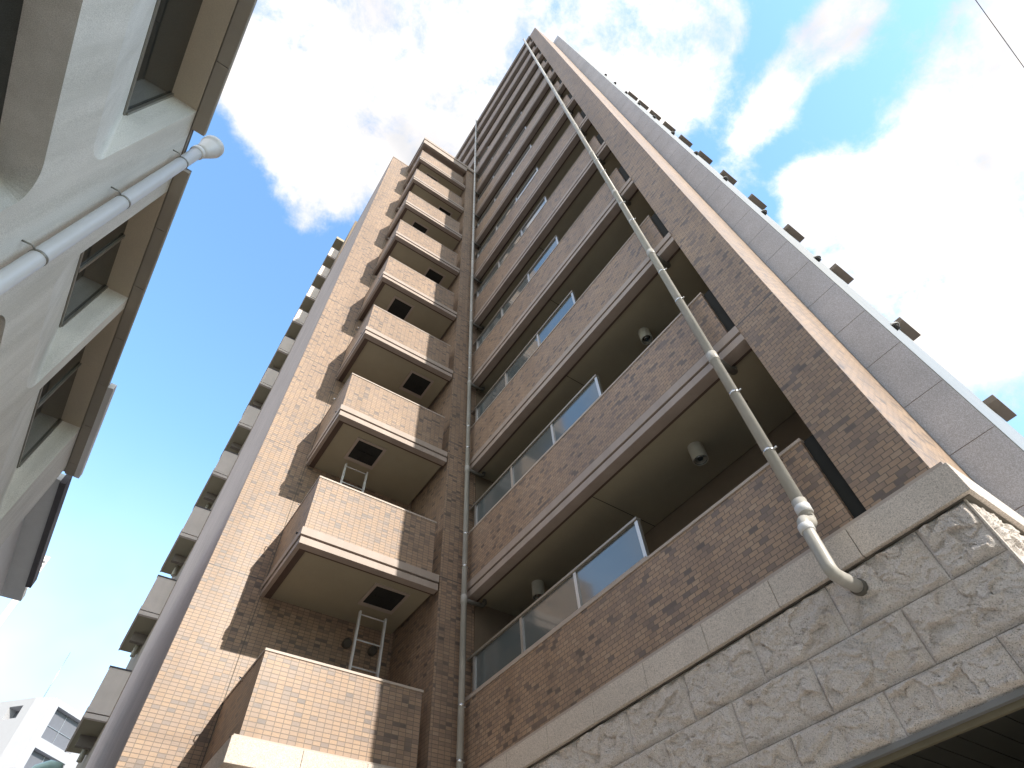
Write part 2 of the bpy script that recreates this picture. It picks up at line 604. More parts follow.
# --- granite clad end of the tower: plates with open joints
b = MB()
z = 2.30
zz = 2.30
while zz < 40.2:
    top = min(zz + 0.726, 40.3)
    b.box(5.715, 5.745, 0.165, 0.607, Z(zz) + 0.004, Z(top) - 0.004)
    zz += 0.726
b.build('granite_cladding', M['granite'], apt)
b = MB()
b.box(5.728, 11.6, 0.155, 0.168, Z(0) - EYE, Z(40.3))
b.build('end_wall', M['granite_lit'], apt)
b = MB()
b.box(5.728, 11.6, 0.168, 0.60, Z(ROOF - 0.5), Z(40.3))
b.box(5.747, 5.9, 0.1685, 0.606, Z(-1.5), Z(2.3))
b.build('parapet', M['granite'], apt)

# --- small canopies and vent hoods on the end wall
can = MB().box(11.25, 12.0, -0.045, 0.155, Z(7.80), Z(7.93)).build('window_canopy', M['concrete'], apt, bevel=0.01)
for k in range(1, 12):
    copy_part(can, ST * k)


def vent_bm(h):
    v = MB()
    c = Vector((8.85, 0.155, Z(h)))
    # half dome hood: rings shrinking outwards, mouth downwards
    n = 12
    rings = []
    for j in range(6):
        a = j / 5 * math.pi / 2
        rr, out_ = 0.085 * math.cos(a) + 0.004, 0.11 * math.sin(a)
        rings.append([v.bm.verts.new(c + Vector((math.cos(t) * rr, -out_, math.sin(t) * rr))) for t in [math.pi * i / n for i in range(n + 1)]])
    for p, q in zip(rings, rings[1:]):
        for i in range(n):
            v.bm.faces.new((p[i], p[i + 1], q[i + 1], q[i])).smooth = True
    return v


vent = vent_bm(8.40).build('vent_hood', M['white'], apt)
md = vent.modifiers.new('solid', 'SOLIDIFY')
md.thickness = 0.006
v = MB()
v.tube([(8.85, 0.1553, Z(8.36)), (8.85, 0.085, Z(8.36))], 0.055, 12)
v.build('vent_pipe', M['black'], vent)
for k in range(1, 11):
    copy_part(vent, ST * k)

# --- tower balconies
SL = 5.33                       # soffit of the lowest upper slab


def tower_slab(y0, y1, k0):
    d = MB()
    d.box(AX + 0.04, 5.70, y0, y1, Z(SL + 0.03), Z(SL + 0.25))
    sl = d.build('balcony', M['soffit'], apt)
    e = MB()
    e.box(AX - 0.015, AX + 0.15, y0 - 0.003, y1, Z(SL), Z(SL + 0.115), 0.004)
    e.box(AX - 0.03, AX + 0.15, y0 - 0.003, y1, Z(SL + 0.14), Z(SL + 0.272), 0.004)
    e.build('fascia', M['fascia'], sl)
    e = MB()
    e.box(AX + 0.012, AX + 0.14, y0, y1, Z(SL + 0.11), Z(SL + 0.145))
    e.box(AX + 0.15, AX + 0.19, y0, y1, Z(SL + 0.005), Z(SL + 0.032))
    e.build('drip_groove', M['drip'], sl)
    e = MB()
    e.box(AX + 0.2, 5.7, 4.096, 4.108, Z(SL + 0.0285), Z(SL + 0.032))
    e.build('soffit_joint', M['black'], sl)
    return sl


def tower_parapet(parent, y0, y1, zb, zt):
    d = MB()
    d.box(AX, AX + 0.15, y0, y1, zb, zt)
    d.build('parapet', M['tower_tile'], parent)
    d = MB()
    d.box(AX - 0.012, AX + 0.16, y0 - 0.012, y1, zt, zt + 0.035, 0.006)
    d.build('coping', M['coping'], parent)
    d = MB()
    d.box(AX + 0.05, AX + 0.07, Y1 + 0.001, y0 - 0.002, zb, zt + 0.02)
    d.build('gap_filler', M['hatch'], parent)


def tower_glass(parent, ys, h0, h1):
    for y in ys:
        d = MB()
        d.box(AX + 0.035, AX + 0.085, y - 0.025, y + 0.025, Z(h0), Z(h1 - 0.0))
        d.build('rail_post', M['alu'], parent)
    for ya, yb in zip(ys, ys[1:]):
        d = MB()
        d.box(AX + 0.055, AX + 0.067, min(ya, yb) + 0.025, max(ya, yb) - 0.025, Z(h0 + 0.04), Z(h1))
        d.build('glass_panel', M['rail_glass'], parent)
    d = MB()
    d.box(AX + 0.02, AX + 0.10, min(ys) - 0.03, max(max(ys), 7.06), Z(h1), Z(h1 + 0.035), 0.006)
    d.build('handrail', M['railing'], parent)
    d = MB()
    d.box(AX + 0.01, AX + 0.11, min(ys) - 0.02, 7.06, Z(h0), Z(h0 + 0.04))
    d.build('bottom_rail', M['coping'], parent)


PT = 3.735                      # brick parapet top of the lowest balcony
POSTS = [6.88, 5.70, 4.52, 3.36]
# lowest balcony: brick stands on the stone band
low = MB().box(AX + 0.15, 5.70, Y1, 7.08, Z(2.55), Z(2.80)).build('balcony', M['paving'], apt)
tower_parapet(low, 1.272, 7.08, Z(2.80), Z(PT))
tower_glass(low, POSTS, PT + 0.035, 4.33)
protoA = tower_slab(Y1, 7.08, 0)
tower_parapet(protoA, 1.272, 7.08, Z(SL + 0.273), Z(PT + ST))
tower_glass(protoA, POSTS, PT + ST + 0.035, 4.33 + ST)
for k in range(1, 8):
    copy_part(protoA, ST * k)
# upper storeys run on above the wing's roof
base = ST * 8
for k in range(8, 12):
    up = tower_slab(Y1, 17.0, 0)
    tower_parapet(up, 1.272, 17.0, Z(SL + 0.273), Z(PT + ST))
    if k == 8:
        tower_glass(up, [6.88, 5.98], PT + ST + 0.035, 4.33 + ST)
    up.location.z += ST * k
# back wall of the balconies with sliding windows
b = MB()
for k in range(13):
    hb = 2.82 + ST * k
    b.box(5.695, 5.72, 1.9, 3.7, Z(hb), Z(hb + 2.0))
    b.box(5.695, 5.72, 4.5, 6.6, Z(hb), Z(hb + 2.0))
b.build('sliding_window', M['dark_glass'], apt)
b = MB()
for k in range(13):
    hb = 2.82 + ST * k
    for a0, a1 in ((1.9, 3.7), (4.5, 6.6)):
        b.box(5.68, 5.7, a0 - 0.05, a1 + 0.05, Z(hb + 2.0), Z(hb + 2.06))
        mid = (a0 + a1) / 2
        for yy in (a0 - 0.025, mid, a1 + 0.025):
            b.box(5.68, 5.694, yy - 0.03, yy + 0.03, Z(hb), Z(hb + 2.0))
b.build('window_frame', M['frame'], apt)
# party wall at the inner end of the tower balconies
b = MB()
b.box(AX + 0.17, 5.7, 7.082, 7.2, Z(2.5), Z(28.3))
b.build('party_wall', M['room'], apt)

# --- brick column in the inner corner
b = MB()
b.box(3.80, AX + 0.16, WY + 0.0, WW, Z(-1.5), Z(28.45))
b.build('column', M['tile'], apt)

# --- wing: main wall, side wall, roof
b = MB()
b.box(0.587, 5.7, WW, 16.9, Z(-1.5), Z(28.78))
b.build('wing_wall', M['tile'], apt)
b = MB()
b.box(0.572, 2.0, WW - 0.012, 16.91, Z(28.78), Z(28.86))
b.build('wing_coping', M['fascia'], apt)
b = MB()
b.box(0.581, 0.586, WW + 0.03, 16.902, Z(-1.5), Z(28.775))
b.build('side_wall', M['sprayed'], apt)
# vertical expansion joint beside the wing balconies
b = MB()
b.box(1.478, 1.490, WW - 0.0025, WW + 0.01, Z(2.0), Z(28.0))
b.build('expansion_joint', M['joint'], apt)

WX0, WX1, WXS = 1.49, 3.65, 3.772
b = MB()
b.box(1.43, 1.55, 7.152, WW - 0.002, Z(28.06), Z(28.42))
b.box(1.43, WXS, 7.03, 7.15, Z(28.06), Z(28.60))
b.box(1.553, WXS, 7.153, WW - 0.002, Z(28.30), Z(28.58))
b.box(1.40, WXS + 0.002, 7.0, WW - 0.003, Z(28.603), Z(28.86))
b.build('wing_roof_slab', M['fascia'], apt)
b = MB()
b.box(WXS + 0.004, AX + 0.1, 7.0, WW, Z(28.455), Z(28.862))
b.build('wing_roof_corner', M['fascia'], apt)


def wing_balcony(hatch_x):
    d = MB()
    d.box(WX0 + 0.05, WXS - 0.02, WY + 0.05, WW, Z(SL + 0.03), Z(SL + 0.24))
    sl = d.build('balcony', M['soffit'], apt)
    e = MB()
    for o_, ha, hb in ((0.012, 0, 0.115), (0.03, 0.14, 0.272)):
        e.box(WX0 - o_, WXS, WY - o_, WY + 0.12, Z(SL + ha), Z(SL + hb), 0.004)
        e.box(WX0 - o_, WX0 + 0.05, WY + 0.1205, WW - 0.002, Z(SL + ha), Z(SL + hb), 0.004)
    e.build('fascia', M['fascia'], sl)
    e = MB()
    e.box(WX0 + 0.014, WXS - 0.01, WY + 0.014, WY + 0.11, Z(SL + 0.11), Z(SL + 0.145))
    e.box(WX0 + 0.014, WX0 + 0.045, WY + 0.111, WW - 0.003, Z(SL + 0.11), Z(SL + 0.145))
    e.box(WX0 + 0.052, WXS - 0.003, WY + 0.122, WY + 0.1555, Z(SL + 0.006), Z(SL + 0.032))
    e.box(WX0 + 0.052, WX0 + 0.15, WY + 0.156, WW - 0.003, Z(SL + 0.006), Z(SL + 0.032))
    e.build('drip_groove', M['drip'], sl)
    wing_parapet(sl, SL + 0.273, PT + ST)
    # escape hatch in the soffit
    hx = hatch_x
    e = MB()
    e.box(hx - 0.05, hx + 0.56, 7.42, 7.47, Z(SL + 0.012), Z(SL + 0.04))
    e.box(hx - 0.05, hx + 0.56, 7.98, 8.06, Z(SL + 0.012), Z(SL + 0.04))
    e.box(hx - 0.05, hx, 7.47, 7.98, Z(SL + 0.012), Z(SL + 0.04))
    e.box(hx + 0.51, hx + 0.56, 7.47, 7.98, Z(SL + 0.012), Z(SL + 0.04))
    e.build('hatch_frame', M['coping'], sl)
    e = MB()
    e.box(hx, hx + 0.51, 7.47, 7.98, Z(SL + 0.022), Z(SL + 0.045))
    e.box(hx + 0.08, hx + 0.43, 7.715, 7.735, Z(SL + 0.016), Z(SL + 0.0225))
    e.box(hx + 0.245, hx + 0.265, 7.55, 7.90, Z(SL + 0.014), Z(SL + 0.0165))
    e.build('hatch_cover', M['hatch'], sl)
    return sl


def wing_parapet(parent, ha, hb):
    d = MB()
    d.box(WX0, WX1, WY, WY + 0.14, Z(ha), Z(hb))
    d.box(WX0, WX0 + 0.14, WY + 0.14, WW - 0.003, Z(ha), Z(hb))
    d.build('parapet', M['tile_plain'], parent)
    d = MB()
    d.box(WX0 - 0.012, WX1 + 0.012, WY - 0.012, WY + 0.152, Z(hb), Z(hb + 0.035), 0.006)
    d.box(WX0 - 0.012, WX0 + 0.152, WY + 0.1525, WW - 0.004, Z(hb), Z(hb + 0.035), 0.006)
    d.build('coping', M['coping'], parent)
    d = MB()
    d.tube([(WX0 + 0.02, WY + 0.28, Z(ha + 0.09)), (WX0 - 0.035, WY + 0.28, Z(ha + 0.085))], 0.018, 10)
    d.build('overflow_pipe', M['black'], parent)
    d = MB()
    d.tube([(WX0 + 0.0, WY + 0.75, Z(hb - 0.05)), (WX0 - 0.05, WY + 0.75, Z(hb - 0.02)), (WX0 - 0.05, WY + 0.80, Z(hb + 0.02)), (WX0, WY + 0.82, Z(hb + 0.02))], 0.008, 8)
    d.build('hook', M['steel'], parent)


wlow = MB().box(WX0 + 0.14, WXS, WY + 0.14, WW, Z(2.60), Z(2.80)).build('balcony', M['paving'], apt)
wing_parapet(wlow, 2.78, PT)
wA = wing_balcony(2.91)
wB = wing_balcony(2.07)
wB.location.z += ST
for k in range(2, 8):
    if k % 2 == 0:
        copy_part(wA, ST * k)
    else:
        copy_part(wB, ST * (k - 1))
# wing back windows, mostly lost in the shade
for k in range(9):
    hb = 2.85 + ST * k
    b = MB()
    b.box(1.75, 2.6, WW - 0.012, WW + 0.02, Z(hb), Z(hb + 1.2))
    b.build('balcony_window', M['dark_glass'], apt)
    for x in (3.0, 3.45):
        b = MB()
        b.tube([(x, WW + 0.01, Z(hb + 2.12)), (x, WW - 0.07, Z(hb + 2.12)), (x, WW - 0.09, Z(hb + 2.10))], [0.075, 0.075, 0.05], 14)
        b.build('wall_vent', M['pipe_dark'], apt)

# --- alley-side balconies of the rear block
b = MB()
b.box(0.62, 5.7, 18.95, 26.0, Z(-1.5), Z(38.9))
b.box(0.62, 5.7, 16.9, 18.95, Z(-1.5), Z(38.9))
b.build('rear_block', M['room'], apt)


def alley_balcony():
    d = MB()
    d.box(0.10, 0.62, 18.83, 21.2, Z(7.13), Z(7.33))
    sl = d.build('balcony', M['soffit'], apt)
    e = MB()
    e.box(0.06, 0.62, 18.79, 18.90, Z(7.11), Z(7.22))
    e.box(0.05, 0.62, 18.78, 18.90, Z(7.245), Z(7.36))
    e.box(0.06, 0.10, 18.901, 21.2, Z(7.11), Z(7.22))
    e.box(0.05, 0.10, 18.901, 21.2, Z(7.245), Z(7.36))
    e.build('fascia', M['alley'], sl)
    e = MB()
    e.box(0.08, 0.62, 18.82, 18.89, Z(7.22), Z(7.245))
    e.build('drip_groove', M['drip'], sl)
    e = MB()
    e.box(0.07, 0.62, 18.80, 18.90, Z(7.36), Z(8.40))
    e.box(0.07, 0.15, 18.901, 21.2, Z(7.36), Z(8.40))
    e.build('parapet', M['alley'], sl)
    e = MB()
    e.box(0.055, 0.62, 18.785, 18.91, Z(8.40), Z(8.44))
    e.build('coping', M['slate'], sl)
    e = MB()
    e.box(0.22, 0.62, 19.9, 20.05, Z(6.86), Z(7.128))
    e.build('beam', M['concrete'], sl)
    e = MB()
    e.tube([(0.50, 20.6, Z(7.13)), (0.50, 20.6, Z(6.75))], 0.07, 12)
    e.build('drain_pipe', M['lamp'], sl)
    return sl


al = alley_balcony()
for k in range(1, 11):
    copy_part(al, ST * k)
b = MB()
b.box(0.05, 0.62, 18.79, 21.2, Z(38.9), Z(39.2))
b.build('roof_canopy', M['soffit'], apt)

# --- stone band and rough stone podium
b = MB()
y = 0.494
first = 1.344 - 0.004
ys = [0.494, 1.344]
while ys[-1] < 6.5:
    ys.append(ys[-1] + 0.778)
ys[-1] = 7.02
for ya, yb in zip(ys, ys[1:]):
    b.box(4.245, 4.42, ya + 0.002, yb - 0.003, Z(2.51), Z(2.765), 0.006)
b.box(4.423, 5.705, 0.494, 0.62, Z(2.512), Z(2.765), 0.006)
# band round the foot of the wing balcony
xs = [1.40, 2.2, 2.98, 3.79]
for xa, xb in zip(xs, xs[1:]):
    b.box(xa + 0.002, xb - 0.002, 7.0, 7.16, Z(2.50), Z(2.755), 0.006)
b.box(1.40, 1.55, 7.163, 8.615, Z(2.50), Z(2.755), 0.006)
b.build('stone_band', M['band'], apt)
b = MB()
b.box(4.262, 4.45, 0.52, 7.05, Z(2.766), Z(2.800))
b.box(4.45, 5.70, 0.52, 0.606, Z(2.766), Z(2.800))
b.box(1.42, 3.79, 7.02, 7.2, Z(2.756), Z(2.78))
b.box(1.42, 1.6, 7.2, 8.612, Z(2.756), Z(2.78))
b.build('band_cap', M['coping'], apt)
b = MB()
b.box(4.285, 5.70, 0.53, 7.05, Z(2.503), Z(2.5085))
b.build('band_underside', M['joint'], apt)


def fbm(p, oct_=6, gain=0.52):
    a, s, f = 1.0, 0.0, 1.0
    for _ in range(oct_):
        s += a * noise.noise(p * f)
        a *= gain
        f *= 2.05
    return s


def stone_block(mb, org, u, w, outw, W, H, seed):
    """one split-face block: a grid with pitched margins and a broken face. org = lower corner, u = along, outw = outward"""
    nx, ny = max(6, int(W / 0.009)), max(6, int(H / 0.009))
    vs = []
    sv = Vector((seed * 13.7, seed * 5.1, seed * 3.3))
    for j in range(ny + 1):
        row = []
        for i in range(nx + 1):
            a, c = i / nx * W, j / ny * H
            edge = min(a, W - a, c, H - c)
            e = min(1.0, edge / (0.034 + 0.022 * noise.noise(Vector((a * 9, c * 9, seed)))))
            e = e * e * (3 - 2 * e)
            p = Vector((a, c, 0)) + sv
            q = p + Vector((noise.noise(p * 7), noise.noise(p * 7 + Vector((9, 1, 4))), 0)) * 0.06
            broad = noise.noise(q * 3.2) * 0.5 + 0.45
            h = 0.018 * broad
            for fx, fy, amp, tilt in ((4.2, 7.0, 0.026, 0.052), (11.0, 16.0, 0.012, 0.028), (30.0, 38.0, 0.005, 0.011)):
                g_ = Vector((q.x * fx + q.y * 2.0, q.y * fy - q.x * 1.5, seed * 1.7))
                _, near_ = noise.voronoi(g_)
                c_ = near_[0]
                hv = noise.noise_vector(c_ * 3.71)
                h += amp * (0.6 + 1.2 * hv.z) + tilt * (hv.x * (g_.x - c_.x) + hv.y * (g_.y - c_.y))
            h += 0.004 * fbm(q * 30.0, 4, 0.6)
            h = 0.004 + e * min(0.070, max(0.0, h - 0.005))
            h = max(0.0, h)
            row.append(mb.bm.verts.new(org + u * a + w * c + outw * h))
        vs.append(row)
    for j in range(ny):
        for i in range(nx):
            mb.bm.faces.new((vs[j][i], vs[j][i + 1], vs[j + 1][i + 1], vs[j + 1][i]))
    # returns at the joints
    for line in (vs[0], vs[-1], [r[0] for r in vs], [r[-1] for r in vs]):
        back = [mb.bm.verts.new(v_.co - outw * (0.03 + (v_.co - org).dot(outw))) for v_ in line]
        for i in range(len(line) - 1):
            mb.bm.faces.new((line[i], line[i + 1], back[i + 1], back[i]))


sb = MB()
XF = 4.318
rows = [(1.432, 1.712, 0.0), (1.716, 2.102, 0.385), (2.106, 2.5025, 0.0)]
seed = 1
for h0, h1, sh in rows:
    cuts = [0.585]
    y = 0.962 + sh
    while y < 7.0:
        cuts.append(y)
        y += 0.777
    cuts.append(7.03)
    for ya, yb in zip(cuts, cuts[1:]):
        if yb - ya < 0.05:
            continue
        stone_block(sb, Vector((XF, ya + 0.002, Z(h0))), Vector((0, 1, 0)), Vector((0, 0, 1)), Vector((-1, 0, 0)), yb - ya - 0.004, h1 - h0, seed)
        seed += 1
for h0, h1, sh in rows + [(1.05, 1.428, 0.385), (0.66, 1.046, 0.0), (0.27, 0.656, 0.385), (-0.12, 0.266, 0.0), (-0.5, -0.124, 0.385), (-0.95, -0.504, 0), (-1.45, -0.954, 0.385)]:
    cuts = [4.325]
    x = 4.72 + sh
    while x < 5.6:
        cuts.append(x)
        x += 0.777
    cuts.append(5.712)
    for xa, xb in zip(cuts, cuts[1:]):
        stone_block(sb, Vector((xa + 0.002, 0.588, Z(h0))), Vector((1, 0, 0)), Vector((0, 0, 1)), Vector((0, -1, 0)), xb - xa - 0.004, h1 - h0, seed)
        seed += 1
sb.build('rough_stone', M['rough'], apt)
b = MB()
b.box(4.328, 4.60, 0.597, 7.04, Z(1.432), Z(2.44))
b.box(4.60, 5.71, 0.597, 0.75, Z(-1.5), Z(2.44))
b.build('stone_backing', M['joint'], apt)
b = MB()
b.box(4.296, 4.322, 0.571, 0.584, Z(-1.45), Z(2.505))
b.build('corner_trim', M['band'], apt)
# corner post, lintel and boarded ceiling of the open ground floor
b = MB()
b.box(4.33, 4.75, 0.60, 0.95, Z(-1.5), Z(1.36))
b.box(4.33, 4.75, 6.55, 7.04, Z(-1.5), Z(1.36))
b.build('post', M['band'], apt)
b = MB()
b.box(4.298, 4.60, 0.60, 7.04, Z(1.398), Z(1.430))
b.build('lintel', M['lintel'], apt)
b = MB()
b.box(4.34, 4.375, 0.60, 7.04, Z(1.366), Z(1.398))
b.build('ceiling_trim', M['trim'], apt)
b = MB()
x = 4.377
yy = 0.76
while yy < 7.0:
    b.box(4.377, 9.5, yy, yy + 0.142, Z(1.372), Z(1.396))
    yy += 0.15
b.build('ceiling_boards', M['board'], apt)
b = MB()
b.box(9.5, 9.6, 0.6, 7.04, Z(-1.5), Z(2.3))
b.box(4.75, 9.5, 7.045, 7.15, Z(-1.5), Z(2.3))
b.box(5.72, 9.5, 0.61, 0.75, Z(-1.5), Z(2.3))
b.build('ground_floor_wall', M['room'], apt)
b = MB()
b.box(4.30, 4.33, 7.0405, 7.045, Z(-1.5), Z(2.5))
b.box(1.60, 3.795, 7.25, 7.40, Z(-1.5), Z(2.49))
b.build('ground_floor_panel', M['band'], apt)

# ================================================================== downpipes (things of their own)
def downpipe(name, base, label, x, y, h_bottom, h_top, r, branch_h, branch_y, couple):
    e_ = empty(name, base)
    tag(e_, label, 'drainpipe')
    p = MB()
    p.tube([(x, y, Z(h_bottom)), (x, y, Z(h_top))], r, 18)
    p.build('pipe', M['pipe'], e_)
    for h in couple:
        c = MB()
        c.tube([(x, y, Z(h - 0.075)), (x, y, Z(h - 0.07)), (x, y, Z(h + 0.07)), (x, y, Z(h + 0.075))], [r + 0.001, r + 0.008, r + 0.008, r + 0.001], 18)
        c.build('coupling', M['pipe'], e_)
    return e_


k_all = range(13)
rp = downpipe('downpipe', (4.08, 1.495, Z(2.9)), 'long grey downpipe on the tower face, bending out over the stone band at its foot', 4.10, 1.495, 2.93, 39.9, 0.052,
              None, None, [SL + ST * k - 0.10 for k in k_all] + [3.02])
lp = downpipe('downpipe', (4.17, 6.93, 0), 'thin grey downpipe in the inner corner between the brick column and the tower balconies', 4.175, 6.935, -1.5, 40.4, 0.045,
              None, None, [SL + ST * k - 0.10 for k in k_all])


def clamps(e_, x, y, r, toward, hs):
    first_ = None
    for h in hs:
        if first_ is None:
            c = MB()
            c.tube([(x, y, Z(h - 0.014)), (x, y, Z(h + 0.014))], r + 0.006, 18)
            c.tube([(x + toward[0] * r, y + toward[1] * r, Z(h)), (x + toward[0] * 0.19, y + toward[1] * 0.19, Z(h))], 0.008, 8)
            c.tube([(x + toward[2] * (r + 0.0), y + toward[3] * (r + 0.0), Z(h)), (x + toward[2] * (r + 0.035), y + toward[3] * (r + 0.035), Z(h))], 0.011, 8)
            first_ = c.build('pipe_clamp', M['steel'], e_)
            h_first = h
        else:
            copy_part(first_, h - h_first)


clamps(rp, 4.10, 1.495, 0.052, (1, 0, 0, -1), [hh + ST * k for k in range(13) for hh in (3.68, 4.55 + 0.0) if not (k == 12 and hh > 4)][:25])
clamps(lp, 4.175, 6.935, 0.045, (0.7, 0.7, 1, 0), [hh + ST * k for k in range(13) for hh in (2.95, 3.62)])


def branches(e_, x, y, r, hs):
    first_ = None
    for h in hs:
        if first_ is None:
            c = MB()
            pts = [(x, y, Z(h - 0.11))] + [(x + 0.30, y + 0.01, Z(h - 0.09))] + [tuple(p) for p in arc((x + 0.32, y + 0.01, Z(h - 0.01)), -math.pi / 2, 0, 0.08, ((1, 0, 0), (0, 0, 1)), 5)] + [(x + 0.40, y + 0.01, Z(h + 0.06))]
            c.tube(pts, r, 14)
            first_ = c.build('branch_pipe', M['pipe_dark'], e_)
            h_first = h
        else:
            copy_part(first_, h - h_first)


branches(rp, 4.10, 1.495, 0.042, [SL + ST * k for k in range(12)])
branches(lp, 4.175, 6.935, 0.036, [SL + ST * k for k in range(12)])
# offset at the foot of the right pipe: out over the band, down, and back into the stone
c = MB()
pts = [(4.10, 1.495, Z(2.96)), (4.10, 1.495, Z(2.90))]
pts += [tuple(p) for p in arc((4.04, 1.495, Z(2.90)), 0, -math.pi / 2, 0.06, ((1, 0, 0), (0, 0, 1)), 5)]
pts += [tuple(p) for p in arc((4.02, 1.495, Z(2.77)), math.pi / 2, math.pi, 0.07, ((1, 0, 0), (0, 0, 1)), 5)]
pts += [(3.95, 1.495, Z(2.42))]
pts += [tuple(p) for p in arc((4.01, 1.495, Z(2.40)), math.pi, 1.5 * math.pi, 0.06, ((1, 0, 0), (0, 0, 1)), 6)]
pts += [(4.33, 1.495, Z(2.34))]
c.tube(pts, 0.050, 18)
c.build('offset_bend', M['pipe'], rp)
c = MB()
c.tube([(4.235, 1.495, Z(2.34)), (4.24, 1.495, Z(2.34)), (4.33, 1.495, Z(2.34))], [0.052, 0.062, 0.062], 18)
c.build('wall_socket', M['pipe_dark'], rp)
c = MB()
c.tube([(4.10, 1.495, Z(2.955)), (4.10, 1.495, Z(2.96)), (4.10, 1.495, Z(3.03)), (4.10, 1.495, Z(3.035))], [0.053, 0.064, 0.064, 0.053], 18)
c.build('collar', M['pipe_white'], rp)
c = MB()
c.tube([(3.95, 1.495, Z(2.71)), (3.95, 1.495, Z(2.71) + 0.005), (3.95, 1.495, Z(2.77)), (3.95, 1.495, Z(2.775))], [0.051, 0.059, 0.059, 0.051], 18)
c.build('collar', M['pipe_white'], rp)

# ================================================================== ceiling lamps
def lamp(loc, label, first_=None):
    x, y, h = loc
    e_ = empty('ceiling_lamp', (x, y, Z(h)))
    tag(e_, label, 'lamp', 'cylindrical lamps under the tower balconies')
    s = MB()
    n = 24
    ro, ri = 0.10, 0.088
    top, bot = Z(h), Z(h - 0.25)
    c = Vector((x, y, 0))
    U, V_ = Vector((1, 0, 0)), Vector((0, 1, 0))
    rings = [s.ring(c + Vector((0, 0, top)), U, V_, ro, n), s.ring(c + Vector((0, 0, bot)), U, V_, ro, n),
             s.ring(c + Vector((0, 0, bot)), U, V_, ri, n), s.ring(c + Vector((0, 0, bot + 0.10)), U, V_, ri * 0.8, n)]
    for a, b_ in zip(rings, rings[1:]):
        for i in range(n):
            f = s.bm.faces.new((a[i], a[(i + 1) % n], b_[(i + 1) % n], b_[i]))
            f.smooth = True
    s.bm.faces.new(rings[0])
    sh = s.build('lamp_shade', M['lamp'], e_)
    md_ = sh.modifiers.new('es', 'EDGE_SPLIT')
    md_.split_angle = R(40)
    s = MB()
    s.tube([(x, y, bot + 0.099), (x, y, bot + 0.03)], [0.055, 0.04], 16)
    s.build('bulb', M['steel'], e_)
    s = MB()
    s.tube([(x, y, bot + 0.105), (x, y, bot + 0.098)], 0.086, 20)
    s.tube([(x, y, bot + 0.012), (x, y, bot + 0.006)], [0.080, 0.084], 20, cap=False)
    s.build('reflector', M['black'], e_)
    return e_


SOF = SL + 0.03
lamp((5.05, 2.65, SOF), 'lamp under the lowest tower soffit, midway between glass rail and grey downpipe')
lamp((5.05, 6.13, SOF), 'lamp under the lowest tower soffit, its top peeping over the glass rail')
lamp((5.05, 2.65, SOF + ST), 'cylindrical lamp under the second lowest soffit of the tower, above a brick parapet')


# ================================================================== escape ladders
def ladder(x0, x1, y, htop, hbot, label):
    e_ = empty('escape_ladder', ((x0 + x1) / 2, y, Z(hbot)))
    tag(e_, label, 'ladder', 'escape ladders on the wing balconies')
    for x in (x0, x1):
        s = MB()
        s.box(x - 0.016, x + 0.016, y - 0.03, y + 0.03, Z(hbot), Z(htop), 0.004)
        s.build('rail', M['white'], e_)
    h = htop - 0.05
    while h > hbot + 0.1:
        s = MB()
        s.tube([(x0 + 0.015, y, Z(h)), (x1 - 0.015, y, Z(h))], 0.011, 10)
        s.build('rung', M['white'], e_)
        h -= 0.42


ladder(2.97, 3.42, 8.16, SOF - 0.06, 2.82, 'steel escape ladder hanging under the dark hatch of the lowest wing balcony')
ladder(2.12, 2.57, 8.14, SOF + ST - 0.06, 2.82 + ST, 'steel escape ladder one storey higher, its frame just showing above the second wing parapet')

# ================================================================== white stucco building on the left
left = empty('stucco_building', (-1.90, 0, 0))
left['_local'] = 1
left.rotation_euler = (0, 0, 0.0166)
tag(left, 'pale grey stucco building on the left with deep round-cornered window recesses under a flat eave', 'building')
EH = 7.28                       # eave soffit
GD = 0.29                       # depth of the glass behind the facade
WINS = [(-2.35, -0.56), (0.34, 2.99), (4.11, 5.90), (6.10, 8.75)]
END = 9.82


def opening(y0, y1, h0, h1, r, top_open, x):
    """outline points from near top down, round and up to far top, at depth x"""
    n = 8
    pts = []
    if top_open:
        pts.append(Vector((x, y0, Z(h1))))
    else:
        pts += [Vector((x, y0 + r - r * math.sin(t), Z(h1 - r + r * math.cos(t)))) for t in [math.pi / 2 * i / n for i in range(n + 1)]]
    pts += [Vector((x, y0 + r - r * math.cos(t), Z(h0 + r - r * math.sin(t)))) for t in [math.pi / 2 * i / n for i in range(n + 1)]]
    pts += [Vector((x, y1 - r + r * math.sin(t), Z(h0 + r - r * math.cos(t)))) for t in [math.pi / 2 * i / n for i in range(n + 1)]]
    if top_open:
        pts.append(Vector((x, y1, Z(h1))))
    else:
        pts += [Vector((x, y1 - r + r * math.cos(t), Z(h1 - r + r * math.sin(t)))) for t in [math.pi / 2 * i / n for i in range(n + 1)]]
    return pts


fb = bmesh.new()
FL, FB_ = -3.2, -1.5            # near end and foot of the facade
outer = [Vector((0, FL, Z(FB_))), Vector((0, FL, Z(EH)))]
for y0, y1 in WINS:
    outer += opening(y0, y1, 5.02, EH, 0.26, True, 0.0)
outer += [Vector((0, END, Z(EH))), Vector((0, END, Z(FB_)))]


def loop(bm, pts):
    vs = [bm.verts.new(p) for p in pts]
    return [bm.edges.new((vs[i], vs[(i + 1) % len(vs)])) for i in range(len(vs))]


